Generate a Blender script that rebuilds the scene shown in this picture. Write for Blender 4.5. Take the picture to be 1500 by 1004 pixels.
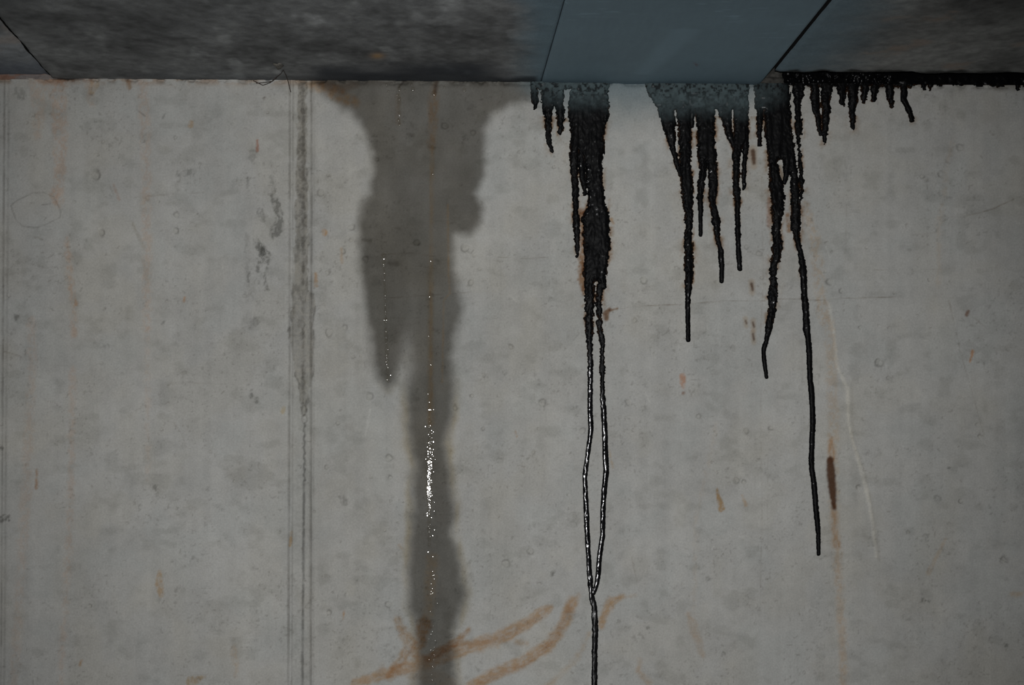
import bpy, math
import numpy as np
from mathutils import Vector, Matrix

for o in list(bpy.data.objects):
    bpy.data.objects.remove(o, do_unlink=True)
scene = bpy.context.scene
COL = scene.collection

# ------------------------------------------------------------------ camera
FPX, W, H = 3500.0, 1500.0, 1004.0
CAM = np.array([0.0, -4.0, 1.60])
UX, UY = -135.0, -238.0                     # where the wall's normal vanishes, from the image centre
THETA = math.atan(-UY / FPX)
PSI = math.atan(-UX / FPX * math.cos(THETA))
RGT = np.array([math.cos(PSI), -math.sin(PSI), 0.0])
FWD = np.array([math.sin(PSI) * math.cos(THETA), math.cos(PSI) * math.cos(THETA), math.sin(THETA)])
UPV = np.cross(RGT, FWD)
cam_data = bpy.data.cameras.new('camera')
cam_data.sensor_width = 36.0
cam_data.lens = FPX / W * 36.0
cam_data.clip_start = 0.05
cam = bpy.data.objects.new('camera', cam_data)
COL.objects.link(cam)
cam.matrix_world = Matrix(((RGT[0], UPV[0], -FWD[0], CAM[0]), (RGT[1], UPV[1], -FWD[1], CAM[1]),
                           (RGT[2], UPV[2], -FWD[2], CAM[2]), (0, 0, 0, 1)))
scene.camera = cam

# ------------------------------------------------------------------ world, flash, exposure
world = bpy.data.worlds.new('world')
scene.world = world
world.use_nodes = True
bg = world.node_tree.nodes['Background']
bg.inputs[0].default_value = (0.75, 0.88, 1.0, 1)
bg.inputs[1].default_value = 0.012

fl = bpy.data.lights.new('camera_flash', 'SPOT')
fl.energy = 262.0
fl.color = (1.0, 1.0, 1.0)
fl.shadow_soft_size = 0.018
fl.spot_size = math.radians(37.0)
fl.spot_blend = 1.0
flo = bpy.data.objects.new('camera_flash', fl)
COL.objects.link(flo)
flo.location = (0.0, -4.02, 1.665)
flo.rotation_euler = (Vector((0.10, 0.0, 1.78)) - Vector(flo.location)).to_track_quat('-Z', 'Y').to_euler()

fw = bpy.data.lights.new('camera_flash_spill', 'SPOT')      # the flash head's wide spill around its beam
fw.energy = 44.0
fw.shadow_soft_size = 0.018
fw.spot_size = math.radians(95)
fw.spot_blend = 1.0
fwo = bpy.data.objects.new('camera_flash_spill', fw)
COL.objects.link(fwo)
fwo.location = flo.location
fwo.rotation_euler = flo.rotation_euler

vs = scene.view_settings
vs.view_transform = 'Standard'
vs.look = 'None'
vs.exposure = 0.0
vs.gamma = 1.0
vs.use_curve_mapping = False

# ------------------------------------------------------------------ helpers
def project(x, y, z):
    dx, dy, dz = x - CAM[0], y - CAM[1], z - CAM[2]
    d = dx * FWD[0] + dy * FWD[1] + dz * FWD[2]
    u = (dx * RGT[0] + dy * RGT[1] + dz * RGT[2]) / d * FPX
    v = (dx * UPV[0] + dy * UPV[1] + dz * UPV[2]) / d * FPX
    return W / 2 + u, H / 2 - v

def _ray(px, py):
    u = (np.asarray(px, float) - W / 2) / FPX
    v = (H / 2 - np.asarray(py, float)) / FPX
    return [FWD[k] + u * RGT[k] + v * UPV[k] for k in range(3)]

def on_wall(px, py, y=0.0):
    """survey coordinates of the wall drawing -> metres on the wall plane"""
    r = _ray(px, py)
    t = (y - CAM[1]) / r[1]
    return CAM[0] + t * r[0], CAM[2] + t * r[2]

MM = 4.0 / FPX                                  # one drawing unit on the wall, metres
ZTOP = float(on_wall(760, 119.5)[1])            # top of the wall, underside of the slabs

_rng = np.random.default_rng(11)
_LAT = _rng.random((512, 512)).astype(np.float32)
def vnoise(x, y, seed=0):
    x = np.asarray(x, np.float64) + seed * 37.77
    y = np.asarray(y, np.float64) + seed * 91.13
    xi = np.floor(x).astype(np.int64); yi = np.floor(y).astype(np.int64)
    fx = x - xi; fy = y - yi
    fx = fx * fx * (3 - 2 * fx); fy = fy * fy * (3 - 2 * fy)
    x0 = xi & 511; x1 = (xi + 1) & 511; y0 = yi & 511; y1 = (yi + 1) & 511
    return ((_LAT[y0, x0] * (1 - fx) + _LAT[y0, x1] * fx) * (1 - fy)
            + (_LAT[y1, x0] * (1 - fx) + _LAT[y1, x1] * fx) * fy)
def fbm(x, y, octs=4, seed=0, gain=0.5):
    s = 0; a = 1.0; n = 0; f = 1.0
    for k in range(octs):
        s = s + a * vnoise(x * f, y * f, seed + k * 3); n += a; a *= gain; f *= 2.03
    return s / n
def sstep(a, b, x):
    t = np.clip((x - a) / (b - a), 0, 1)
    return t * t * (3 - 2 * t)
def lin(c):
    c = np.asarray(c, float) / 255.0
    return np.where(c <= 0.04045, c / 12.92, ((c + 0.055) / 1.055) ** 2.4)

def link(name, mesh, parent=None, **props):
    o = bpy.data.objects.new(name, mesh)
    COL.objects.link(o)
    if parent is not None:
        o.parent = parent
    for k, v in props.items():
        o[k] = v
    return o

def mesh_np(name, V, F, mat=None, attrs=None, normals=None, smooth=True):
    """V (n,3), F (m,4) quads; attrs: name -> (n,4) point colours"""
    V = np.asarray(V, np.float32); F = np.asarray(F, np.int32)
    me = bpy.data.meshes.new(name)
    k = F.shape[1]
    me.vertices.add(len(V)); me.vertices.foreach_set('co', V.ravel())
    me.loops.add(F.size); me.loops.foreach_set('vertex_index', F.ravel())
    me.polygons.add(len(F))
    me.polygons.foreach_set('loop_start', np.arange(0, F.size, k, dtype=np.int32))
    if smooth:
        me.polygons.foreach_set('use_smooth', np.ones(len(F), bool))
    me.update(calc_edges=True)
    if attrs:
        for an, a in attrs.items():
            at = me.attributes.new(an, 'FLOAT_COLOR', 'POINT')
            at.data.foreach_set('color', np.asarray(a, np.float32).ravel())
    if normals is not None:
        me.normals_split_custom_set_from_vertices(np.asarray(normals, np.float32))
    if mat:
        me.materials.append(mat)
    return me

def submesh(V, F, keep):
    f = F[keep]
    ids, inv = np.unique(f, return_inverse=True)
    return ids, inv.reshape(f.shape)

def seg_dist(px, py, pts):
    """distance to a polyline and interpolated radius-scaled distance; pts (x, y, r)"""
    best = np.full(px.shape, 1e9); bt = np.zeros(px.shape)
    tot = sum(math.hypot(b[0] - a[0], b[1] - a[1]) for a, b in zip(pts, pts[1:])) or 1.0
    run = 0.0
    for a, b in zip(pts, pts[1:]):
        dx, dy = b[0] - a[0], b[1] - a[1]
        L2 = dx * dx + dy * dy + 1e-9
        t = np.clip(((px - a[0]) * dx + (py - a[1]) * dy) / L2, 0, 1)
        d = np.hypot(px - a[0] - t * dx, py - a[1] - t * dy) - (a[2] + (b[2] - a[2]) * t)
        m = d < best
        best = np.where(m, d, best)
        bt = np.where(m, (run + t * math.sqrt(L2)) / tot, bt)
        run += math.sqrt(L2)
    return best, bt

def poly_sd(px, py, pts):
    """signed distance to a polygon, negative inside"""
    d = np.full(px.shape, 1e9); ins = np.zeros(px.shape, bool)
    n = len(pts)
    for i in range(n):
        ax, ay = pts[i]; bx, by = pts[(i + 1) % n]
        dx, dy = bx - ax, by - ay
        t = np.clip(((px - ax) * dx + (py - ay) * dy) / (dx * dx + dy * dy + 1e-9), 0, 1)
        d = np.minimum(d, np.hypot(px - ax - t * dx, py - ay - t * dy))
        if ay != by:
            c = ((ay > py) != (by > py)) & (px < (bx - ax) * (py - ay) / (by - ay) + ax)
            ins ^= c
    return np.where(ins, -d, d)

# ------------------------------------------------------------------ materials
def mat_new(name):
    m = bpy.data.materials.new(name)
    m.use_nodes = True
    nt = m.node_tree
    return m, nt, nt.nodes['Principled BSDF']

def N(nt, t, **kw):
    n = nt.nodes.new(t)
    for k, v in kw.items():
        setattr(n, k, v)
    return n

def concrete_mat(name, grain=0.16, bump=0.25, spec=0.25, scale=1.0):
    """colour from the 'col' attribute (rgb) with its roughness in alpha; fine grain and relief from noise"""
    m, nt, b = mat_new(name)
    at = N(nt, 'ShaderNodeAttribute', attribute_name='col')
    tc = N(nt, 'ShaderNodeTexCoord')
    n1 = N(nt, 'ShaderNodeTexNoise'); n1.inputs['Scale'].default_value = 330 * scale; n1.inputs['Detail'].default_value = 4
    n1.inputs['Roughness'].default_value = 0.65
    n2 = N(nt, 'ShaderNodeTexNoise'); n2.inputs['Scale'].default_value = 34 * scale; n2.inputs['Detail'].default_value = 6
    for n in (n1, n2):
        nt.links.new(tc.outputs['Object'], n.inputs['Vector'])
    add = N(nt, 'ShaderNodeMath', operation='ADD')
    low = N(nt, 'ShaderNodeMath', operation='MULTIPLY_ADD')
    low.inputs[1].default_value = 0.4; low.inputs[2].default_value = 0.3
    nt.links.new(n2.outputs['Fac'], low.inputs[0])
    nt.links.new(n1.outputs['Fac'], add.inputs[0]); nt.links.new(low.outputs[0], add.inputs[1])
    mr = N(nt, 'ShaderNodeMapRange')
    mr.inputs[1].default_value = 0.6; mr.inputs[2].default_value = 1.4
    mr.inputs[3].default_value = 1 - grain; mr.inputs[4].default_value = 1 + grain
    nt.links.new(add.outputs[0], mr.inputs[0])
    mx = N(nt, 'ShaderNodeMix', data_type='RGBA', blend_type='MULTIPLY')
    mx.inputs[0].default_value = 1.0
    nt.links.new(at.outputs['Color'], mx.inputs[6]); nt.links.new(mr.outputs[0], mx.inputs[7])
    nt.links.new(mx.outputs[2], b.inputs['Base Color'])
    nt.links.new(at.outputs['Alpha'], b.inputs['Roughness'])
    b.inputs['Specular IOR Level'].default_value = spec
    bp = N(nt, 'ShaderNodeBump')
    bp.inputs['Strength'].default_value = bump; bp.inputs['Distance'].default_value = 0.0012
    nt.links.new(n1.outputs['Fac'], bp.inputs['Height'])
    nt.links.new(bp.outputs[0], b.inputs['Normal'])
    return m

M_WALL = concrete_mat('wall_concrete', 0.22, 0.22, 0.2)
M_SLAB = concrete_mat('slab_concrete', 0.28, 0.35, 0.2, 0.8)
M_PAINT = concrete_mat('painted_slab', 0.09, 0.12, 0.3, 0.8)

def tar_mat():
    m, nt, b = mat_new('bitumen')
    at = N(nt, 'ShaderNodeAttribute', attribute_name='col')
    tc = N(nt, 'ShaderNodeTexCoord')
    n1 = N(nt, 'ShaderNodeTexNoise'); n1.inputs['Scale'].default_value = 420; n1.inputs['Detail'].default_value = 4
    nt.links.new(tc.outputs['Object'], n1.inputs['Vector'])
    nt.links.new(at.outputs['Color'], b.inputs['Base Color'])
    nt.links.new(at.outputs['Alpha'], b.inputs['Roughness'])
    ag = N(nt, 'ShaderNodeAttribute', attribute_name='gloss')
    nt.links.new(ag.outputs['Fac'], b.inputs['Specular IOR Level'])
    bp = N(nt, 'ShaderNodeBump')
    bp.inputs['Strength'].default_value = 0.12; bp.inputs['Distance'].default_value = 0.001
    nt.links.new(n1.outputs['Fac'], bp.inputs['Height'])
    nt.links.new(bp.outputs[0], b.inputs['Normal'])
    return m
M_TAR = tar_mat()

def water_mat():
    m = bpy.data.materials.new('water_film')
    m.use_nodes = True
    nt = m.node_tree
    nt.nodes.clear()
    out = N(nt, 'ShaderNodeOutputMaterial')
    mix = N(nt, 'ShaderNodeMixShader')
    tr = N(nt, 'ShaderNodeBsdfTransparent'); tr.inputs[0].default_value = (0.97, 0.96, 0.94, 1)
    gl = N(nt, 'ShaderNodeBsdfGlossy'); gl.inputs['Roughness'].default_value = 0.085
    fr = N(nt, 'ShaderNodeFresnel'); fr.inputs[0].default_value = 1.40
    nt.links.new(fr.outputs[0], mix.inputs[0]); nt.links.new(tr.outputs[0], mix.inputs[1])
    nt.links.new(gl.outputs[0], mix.inputs[2]); nt.links.new(mix.outputs[0], out.inputs[0])
    return m
M_WATER = water_mat()

def plain_mat(name, rgb, rough=0.8, var=0.25, scale=90):
    m, nt, b = mat_new(name)
    tc = N(nt, 'ShaderNodeTexCoord')
    n1 = N(nt, 'ShaderNodeTexNoise'); n1.inputs['Scale'].default_value = scale; n1.inputs['Detail'].default_value = 6
    nt.links.new(tc.outputs['Object'], n1.inputs['Vector'])
    rp = N(nt, 'ShaderNodeValToRGB')
    rp.color_ramp.elements[0].position = 0.3; rp.color_ramp.elements[1].position = 0.7
    rp.color_ramp.elements[0].color = tuple(c * (1 - var) for c in rgb) + (1,)
    rp.color_ramp.elements[1].color = tuple(c * (1 + var) for c in rgb) + (1,)
    nt.links.new(n1.outputs['Fac'], rp.inputs[0]); nt.links.new(rp.outputs[0], b.inputs['Base Color'])
    b.inputs['Roughness'].default_value = rough
    bp = N(nt, 'ShaderNodeBump'); bp.inputs['Strength'].default_value = 0.3; bp.inputs['Distance'].default_value = 0.004
    nt.links.new(n1.outputs['Fac'], bp.inputs['Height']); nt.links.new(bp.outputs[0], b.inputs['Normal'])
    return m

# ------------------------------------------------------------------ the concrete wall
KW = 0.53                                        # albedo -> picture value at the lit centre of the wall
def wc(r, g, b):
    return lin((r, g, b)) / KW

def graded(lo, hi, a, b, step, grow=1.12, cap=0.12):
    core = np.arange(a, b + step * 0.5, step)
    left = []; x = a; s = step
    while x > lo:
        s = min(s * grow, cap); x -= s; left.append(max(x, lo))
    right = []; x = core[-1]; s = step
    while x < hi:
        s = min(s * grow, cap); x += s; right.append(min(x, hi))
    return np.array(left[::-1] + list(core) + right)

xa, xb = float(on_wall(-40, 500)[0]), float(on_wall(1540, 500)[0])
zb = float(on_wall(750, 1030)[1])
STEP = 1.5 * MM
GX = graded(-3.2, 3.4, xa, xb, STEP, cap=.05)
GZ = graded(0.0, ZTOP, zb, ZTOP, STEP, cap=.02)
GZ[-1] = ZTOP
NX, NZ = len(GX), len(GZ)
X2, Z2 = np.meshgrid(GX, GZ)
PX, PY = project(X2, 0.0, Z2)

C = np.empty((NZ, NX, 3))
ROUGH = np.full((NZ, NX), 0.88)
D = np.zeros((NZ, NX))                            # relief towards the room, metres

def win(x0, x1, y0, y1):
    mid = NZ // 2
    cx = PX[mid]
    i0 = max(0, int(np.searchsorted(cx, x0 - 16))); i1 = min(NX, int(np.searchsorted(cx, x1 + 16)))
    cy = PY[:, int(np.argmin(abs(cx - (x0 + x1) / 2)))]      # decreasing with index
    j0 = max(0, int(np.searchsorted(-cy, -(y1 + 8)))); j1 = min(NZ, int(np.searchsorted(-cy, -(y0 - 8))))
    return slice(j0, j1), slice(i0, i1)

def mixc(sl, col, a):
    a = np.clip(a, 0, 1)[..., None]
    C[sl] = C[sl] * (1 - a) + np.asarray(col) * a

def mulc(sl, f, a):
    """stain: the concrete's own colour filtered by f, by amount a"""
    a = np.clip(a, 0, 1)[..., None]
    C[sl] = C[sl] * (1 - a + np.asarray(f) * a)

def stroke(pts, f, a=1.0, soft=2.0, rag=0.0, rs=6.0, tex=0.0, ts=(3, 3), seed=1, depth=0.0, fade=None, mode='mul'):
    xs = [p[0] for p in pts]; ys = [p[1] for p in pts]; rm = max(p[2] for p in pts) + soft + rag * 2
    sl = win(min(xs) - rm, max(xs) + rm, min(ys) - rm, max(ys) + rm)
    px, py = PX[sl], PY[sl]
    if px.size == 0:
        return None
    d, t = seg_dist(px, py, pts)
    if rag:
        d = d + (fbm(px / rs, py / rs, 3, seed) - 0.5) * 2 * rag
    m = 1 - sstep(-soft, soft, d)
    if fade:
        m = m * np.interp(t, fade[0], fade[1])
    if tex:
        if ts == 'along':
            L = sum(math.hypot(b[0] - a_[0], b[1] - a_[1]) for a_, b in zip(pts, pts[1:]))
            nn_ = .4 * fbm(t * L / 34, d / 1.6, 3, seed + 5) + .6 * fbm(px / 7, py / 4, 3, seed + 6)
        else:
            nn_ = fbm(px / ts[0], py / ts[1], 3, seed + 5)
        m = m * np.clip(1 - tex + tex * 2.2 * sstep(0.3, 0.75, nn_), 0, 1.3)
    if f is not None:
        (mulc if mode == 'mul' else mixc)(sl, f, m * a)
    if depth:
        D[sl] += depth * m
    return sl, m

# base concrete: cloudy, faintly streaked up and down, a little warmer here and there
cl = fbm(PX / 150, PY / 170, 5, 1)
cl2 = fbm(PX / 38, PY / 45, 4, 2)
st = fbm(PX / 11, PY / 420, 3, 3)
fine = fbm(PX / 7, PY / 7, 3, 4)
base = wc(138, 137.5, 134)
f = 1 + (cl - 0.5) * 0.22 + (cl2 - 0.5) * 0.17 + (st - 0.5) * 0.11 + (fine - 0.5) * 0.10
C[:] = base * f[..., None]
warm = sstep(0.42, 0.75, fbm(PX / 70, PY / 200, 4, 7))
mulc((slice(None), slice(None)), (1.0, 0.985, 0.955), warm * 0.7)
D += (fbm(PX / 14, PY / 14, 3, 9) - 0.5) * 0.0005 + (cl - 0.5) * 0.0012
# grey dust blotches
bl = sstep(0.56, 0.76, fbm(PX / 26, PY / 18, 4, 14))
mulc((slice(None), slice(None)), (0.86, 0.86, 0.85), bl * 0.8)
tint = fbm(PX / 55, PY / 60, 3, 18)
mulc((slice(None), slice(None)), (.965, .99, 1.0), sstep(.52, .68, tint) * .5)
mulc((slice(None), slice(None)), (1.0, .985, .95), sstep(.46, .32, tint) * .5)
spk = sstep(.70, .84, fbm(PX / 3.6, PY / 3.6, 2, 19)) * sstep(.38, .62, fbm(PX / 60, PY / 60, 3, 20))
mulc((slice(None), slice(None)), (.74, .73, .72), spk * .8)
# horizontal trowel lines, thin
hz = sstep(0.70, 0.80, fbm(PX / 160, PY / 3.2, 2, 16))
mulc((slice(None), slice(None)), (0.93, 0.93, 0.925), hz * 0.15)

RUST = (0.98, 0.80, 0.64)
PINK = (1.03, 0.86, 0.76)
BROWN = (0.66, 0.46, 0.30)
DARK = (0.55, 0.54, 0.53)

# old pinkish run-off streaks on the left part
for pts, a in [([(83, 112, 12), (87, 160, 12), (88, 230, 9), (85, 300, 6)], .55), ([(55, 112, 16), (58, 150, 9), (55, 200, 5)], .4),
               ([(208, 118, 7), (212, 160, 8), (214, 260, 7), (216, 480, 6)], .40), ([(98, 350, 3), (101, 390, 5), (106, 440, 4), (109, 490, 4)], .65),
               ([(80, 282, 7), (82, 292, 6)], .55), ([(46, 470, 7), (48, 540, 6), (44, 600, 7), (36, 760, 8), (30, 860, 7), (20, 1010, 6)], .30),
               ([(106, 540, 4), (104, 700, 5), (101, 800, 5), (95, 900, 4), (88, 1010, 4)], .38), ([(216, 480, 4), (217, 700, 3)], .25),
               ([(130, 120, 8), (135, 150, 5)], .4), ([(1215, 470, 7), (1220, 600, 8), (1222, 760, 7), (1232, 880, 6), (1238, 1010, 6)], .34),
               ([(1180, 300, 5), (1192, 345, 8), (1200, 400, 8), (1206, 470, 7)], .42), ([(1050, 620, 2), (1020, 760, 3), (1016, 900, 3)], .16),
               ([(1480, 870, 3), (1520, 872, 3)], .5), ([(1395, 200, 3), (1375, 330, 4), (1375, 420, 3)], .2), ([(343, 950, 4), (345, 990, 3)], .35)]:
    stroke(pts, PINK if pts[0][0] < 300 else RUST, a * 1.15, 4, 4, 7, 0.8, (3.2, 5), int(pts[0][0]))
# rust spots and flecks
for pts, c, a in [([(377, 206, 1.6), (377, 221, 1.8)], (0.80, 0.50, 0.42), .9), ([(270, 436, 1.2), (269, 442, 1.5)], (1.0, .55, .28), .9),
                  ([(166, 270, 1.6), (174, 292, 2.2)], (0.86, 0.68, 0.60), .7), ([(193, 325, 1.6), (210, 362, 2.6)], (0.82, 0.80, 0.76), .8),
                  ([(110, 440, 2), (112, 446, 3)], (0.95, .62, .42), .6), ([(54, 688, 1.2), (53, 715, 2.2)], (.80, .58, .45), .8),
                  ([(234, 838, 3), (233, 856, 6), (236, 872, 4)], (.94, .74, .55), .75), ([(119, 968, 1.5), (117, 975, 2)], (.85, .6, .4), .8),
                  ([(280, 999, 8), (300, 992, 2)], (.82, .66, .48), .7), ([(475, 339, 4), (476, 342, 4)], (.95, .62, .36), .8),
                  ([(462, 400, 2), (463, 418, 3)], (.92, .66, .46), .7), ([(500, 365, 2), (501, 385, 2)], (.95, .75, .58), .6),
                  ([(1000, 551, 4.2), (1000, 560, 4.2), (1001, 568, 2)], (.95, .62, .48), .9), ([(1001, 575.5, 2.2), (1001, 576, 2.4)], (.55, .32, .24), 1),
                  ([(1050, 716, 1), (1054, 735, 4), (1057, 745, 5)], (.80, .56, .34), .95), ([(1087, 726, 1), (1093, 740, 3)], (.95, .74, .55), .75),
                  ([(1425, 515, 2.5), (1421, 530, 1.5)], (1.0, .62, .42), .85), ([(1418, 457, 3), (1416, 461, 3)], (.55, .40, .34), .95),
                  ([(892, 660, 1), (898, 685, 1.5)], (.98, .80, .6), .6), ([(1385, 790, 2), (1360, 840, 4)], (1.0, .9, .8), .7),
                  ([(504, 895, 1), (503, 908, 1)], (.9, .6, .4), .8), ([(585, 800, 3), (590, 806, 1)], (.9, .75, .6), .5), ([(755, 632, .8), (757, 640, 1)], (.85, .6, .4), .8),
                  ([(427, 780, 2), (425, 800, 2)], (.9, .66, .42), .7), ([(415, 598, 3), (414, 604, 3)], (1, .85, .6), .6), ([(280, 180, 4), (279, 184, 4)], (1.0, .80, .62), .7),
                  ([(188, 118, 3), (189, 128, 4)], (.78, .62, .5), .8), ([(138, 124, 8), (134, 134, 5)], (.88, .72, .56), .6)]:
    stroke(pts, c, a, 1.6, 1.0, 4, 0.45, (3, 5), int(pts[0][1]))
# dark rust run by the long drip
stroke([(1217, 642, 3), (1218, 672, 6)], (.88, .66, .50), .8, 3, 1, 4, .5, (3, 8), 4)
stroke([(1216, 674, 5), (1217, 695, 6.5), (1220, 722, 5.5), (1222, 745, 3)], (.22, .125, .085), 1, 2.2, 1.2, 4, 0, (3, 8), 5, depth=0.0006)
stroke([(1221, 740, 3.5), (1223, 775, 4), (1226, 800, 5)], (.86, .66, .50), .7, 3, 1, 5, .4, (3, 8), 6)
stroke([(1227, 800, 4), (1229, 900, 5), (1236, 1010, 5)], RUST, .25, 4, 1.5, 8, .5, (4, 12), 61)
# dark brown flecks between the drips
for x, y, l, r in [(1103, 222, 17, 3.4), (1101, 416, 9, 2), (1103, 473, 6, 1.5), (1103, 490, 8, 1.6), (1092, 470, 4, 1.2), (1079, 215, 18, 2)]:
    stroke([(x, y, r), (x + 1.5, y + l, r * .8)], (.26, .17, .13), .95, 1.8, .8, 3, 0, seed=int(x), depth=0.0006)
    stroke([(x, y - 3, r + 2.5), (x + 1, y + l + 4, r + 2)], (.86, .70, .55), .6, 3, 1, 4)

# joint between the two wall pours: two shuttering lines, a hacked strip, a chain-like crack
for xt, xbm, wd, dp, a in [(424.5, 422, 1.2, -.0016, .72), (429.5, 427.5, .9, -.001, .5), (456, 454.5, 1.5, -.0018, .78), (460, 459, .8, -.0006, .35)]:
    stroke([(xt, 110, wd), (xt - .5, 500, wd), (xbm, 1040, wd), (xbm - 2, 2200, wd)], DARK, a, 1.3, .5, 30, .35, (3, 30), int(xt), depth=dp)
sl = win(428, 456, 105, 2200)
D[sl] -= 0.0012 * (sstep(427, 430, PX[sl]) - sstep(454, 457, PX[sl]))
stroke([(441, 118, 14), (441, 1040, 13), (440, 2200, 13)], (.96, .96, .955), .9, 2)
JOINT_SD = None
def joint_sd(px, py):
    xl = np.interp(py, [110, 200, 300, 380, 430, 460, 495, 520, 560, 590, 612], [436, 435, 433, 431, 428, 427, 423, 429, 436, 441, 443])
    xr = np.interp(py, [110, 200, 300, 380, 425, 432, 455, 475, 500, 545, 575, 600, 612], [449, 449, 451, 452, 453, 461, 461, 457, 461, 458, 452, 449, 446])
    n = (fbm(px / 7, py / 13, 4, 21) - 0.5) * 13
    return np.maximum(np.maximum(xl - px, px - xr), np.maximum(108 - py, py - 612)) + n * 0.7
sl = win(415, 470, 105, 625)
jd = joint_sd(PX[sl], PY[sl])
jm = 1 - sstep(-1.6, 1.2, jd)
jt = fbm(PX[sl] / 3.2, PY[sl] / 4.0, 3, 23)
mulc(sl, (.74, .725, .70), jm * (1 - .35 * sstep(400, 470, PY[sl])))
mulc(sl, (.62, .61, .60), jm * sstep(.52, .70, fbm(PX[sl] / 6, PY[sl] / 16, 3, 26)) * .55)
mulc(sl, (.66, .65, .64), jm * sstep(.50, .72, jt) * 0.8 * (.35 + .65 * sstep(440, 300, PY[sl])))
mulc(sl, (1.12, 1.08, 1.0), jm * sstep(.54, .36, jt) * .3)
D[sl] += jm * ((jt - .55) * -0.004)
edge = np.exp(-(jd / 1.2) ** 2) * sstep(400, 440, PY[sl]) * sstep(.38, .62, fbm(PX[sl] / 9, PY[sl] / 12, 3, 24))
mulc(sl, (.48, .47, .46), edge * .85)
D[sl] -= edge * 0.0012
stroke([(443, 130, 2.2), (445, 260, 2.6), (444, 420, 2), (444, 590, 1.6)], (.60, .59, .58), .8, 2.4, 2.5, 5, .7, (4, 7), 25, depth=-.0008)
for cx_, cy_, rx_, ry_ in [(445, 601, 4, 7), (446, 614, 4, 6)]:
    stroke([(cx_ + rx_ * math.cos(k * .55), cy_ + ry_ * math.sin(k * .55), .7) for k in range(13)], DARK, .85, 1.2, depth=-.001)
pts = [(445.6 + 1.2 * math.sin(k * 1.9), 620 + k * 4, 1.4 if k % 2 else .8) for k in range(22)]
stroke(pts, (.42, .42, .42), .95, 1.2, .5, 4, seed=27, depth=-.0016)
stroke([(445, 705, 1.3), (444.5, 800, 1.6), (443.5, 900, 1.3), (442.5, 1040, 1.6), (441, 2200, 1.4)], (.46, .46, .46), .95, 1.3, .8, 5, .3, (3, 9), 28, depth=-.0016)
# shuttering lines at the left end of the pour
for xt, xbm, a in [(6.5, 1, .75), (12, 5, .4)]:
    stroke([(xt, 108, 1.2), (xt - 2, 400, 1.2), (xbm, 1040, 1.0), (xbm - 3, 2200, 1.0)], DARK, a, 1.4, .5, 20, .4, (3, 25), int(xt) + 31, depth=-.0014)
stroke([(-25, 105, 22), (-30, 1040, 22), (-32, 2200, 22)], (.88, .88, .87), .6, 6)
# ring-shaped scratch and its tails
pts = [(53 + 36 * math.cos(k * .42) + 2 * math.sin(k * 2.1), 308 + 25 * math.sin(k * .42) + 2 * math.cos(k * 1.3), .5) for k in range(16)]
stroke(pts, DARK, .85, 1.2, .4, 6, .3, (4, 4), 35)
stroke([(17, 285, .4), (7, 255, .4)], DARK, .4, 1.0); stroke([(8, 300, .4), (20, 298, .4)], DARK, .4, 1.0)
stroke([(62, 300, .8), (74, 299, .4)], (.45, .42, .4), .8, 1.0)
# torn cement patch left of the joint
for pts, a in [([(400, 288, 4), (406, 305, 6), (410, 325, 6), (403, 340, 9)], .75), ([(382, 312, 7), (386, 322, 3)], .4), ([(376, 352, 4), (378, 362, 5), (390, 372, 5)], .7),
               ([(386, 362, 4), (382, 382, 5), (378, 396, 3)], .65), ([(393, 380, 1.5), (388, 405, 2), (391, 424, 2.5)], .6), ([(365, 400, 2.5), (364, 412, 1.5)], .5),
               ([(362, 345, 4), (362, 440, 3)], .22), ([(398, 258, 3), (402, 280, 3)], .35), ([(370, 225, 6), (368, 232, 5)], .3), ([(363, 262, 1.2), (362, 276, 1.2)], .5),
               ([(375, 470, 6), (368, 480, 3)], .3), ([(380, 442, 2), (379, 444, 2)], .5), ([(367, 580, 3.5), (368, 582, 3)], .55), ([(376, 586, 3.5), (377, 588, 4)], .5),
               ([(262, 255, 4), (281, 252, 5)], .4), ([(22, 464, 3), (25, 466, 3.5)], .55), ([(38, 440, 2), (36, 448, 1.5)], .45), ([(2, 760, 5), (12, 759, 4)], .7), ([(0, 656, 3), (3, 658, 3)], .6),
               ([(228, 714, 4), (230, 716, 3)], .45), ([(120, 175, 4), (28, 135, 7)], .0), ([(28, 135, 8), (30, 140, 7)], .35), ([(239, 470, 2), (240, 474, 2)], .5), ([(240, 170, 2), (239, 172, 2)], .4),
               ([(505, 735, 6), (500, 729, 5)], .35), ([(1286, 530, 4), (1284, 536, 3)], .4), ([(1355, 790, 5), (1356, 786, 4)], .35), ([(1374, 732, 5), (1372, 728, 4)], .35), ([(1474, 947, 3), (1473, 944, 3)], .5),
               ([(1390, 686, 2), (1388, 685, 1.5)], .6), ([(1352, 880, 3), (1362, 882, 1.5)], .6), ([(1036, 849, 3.5), (1035, 846, 2.5)], .5), ([(809, 842, 2), (811, 838, 1.5)], .6), ([(1059, 961, 2), (1060, 957, 2)], .45), ([(948, 922, 2), (950, 920, 2)], .5)]:
    stroke(pts, (.52, .52, .51), min(1, a * 1.25), 1.6, 3.5, 4, .75, (2.5, 4), int(pts[0][0] + pts[0][1]), depth=-.0005 * a)
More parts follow.
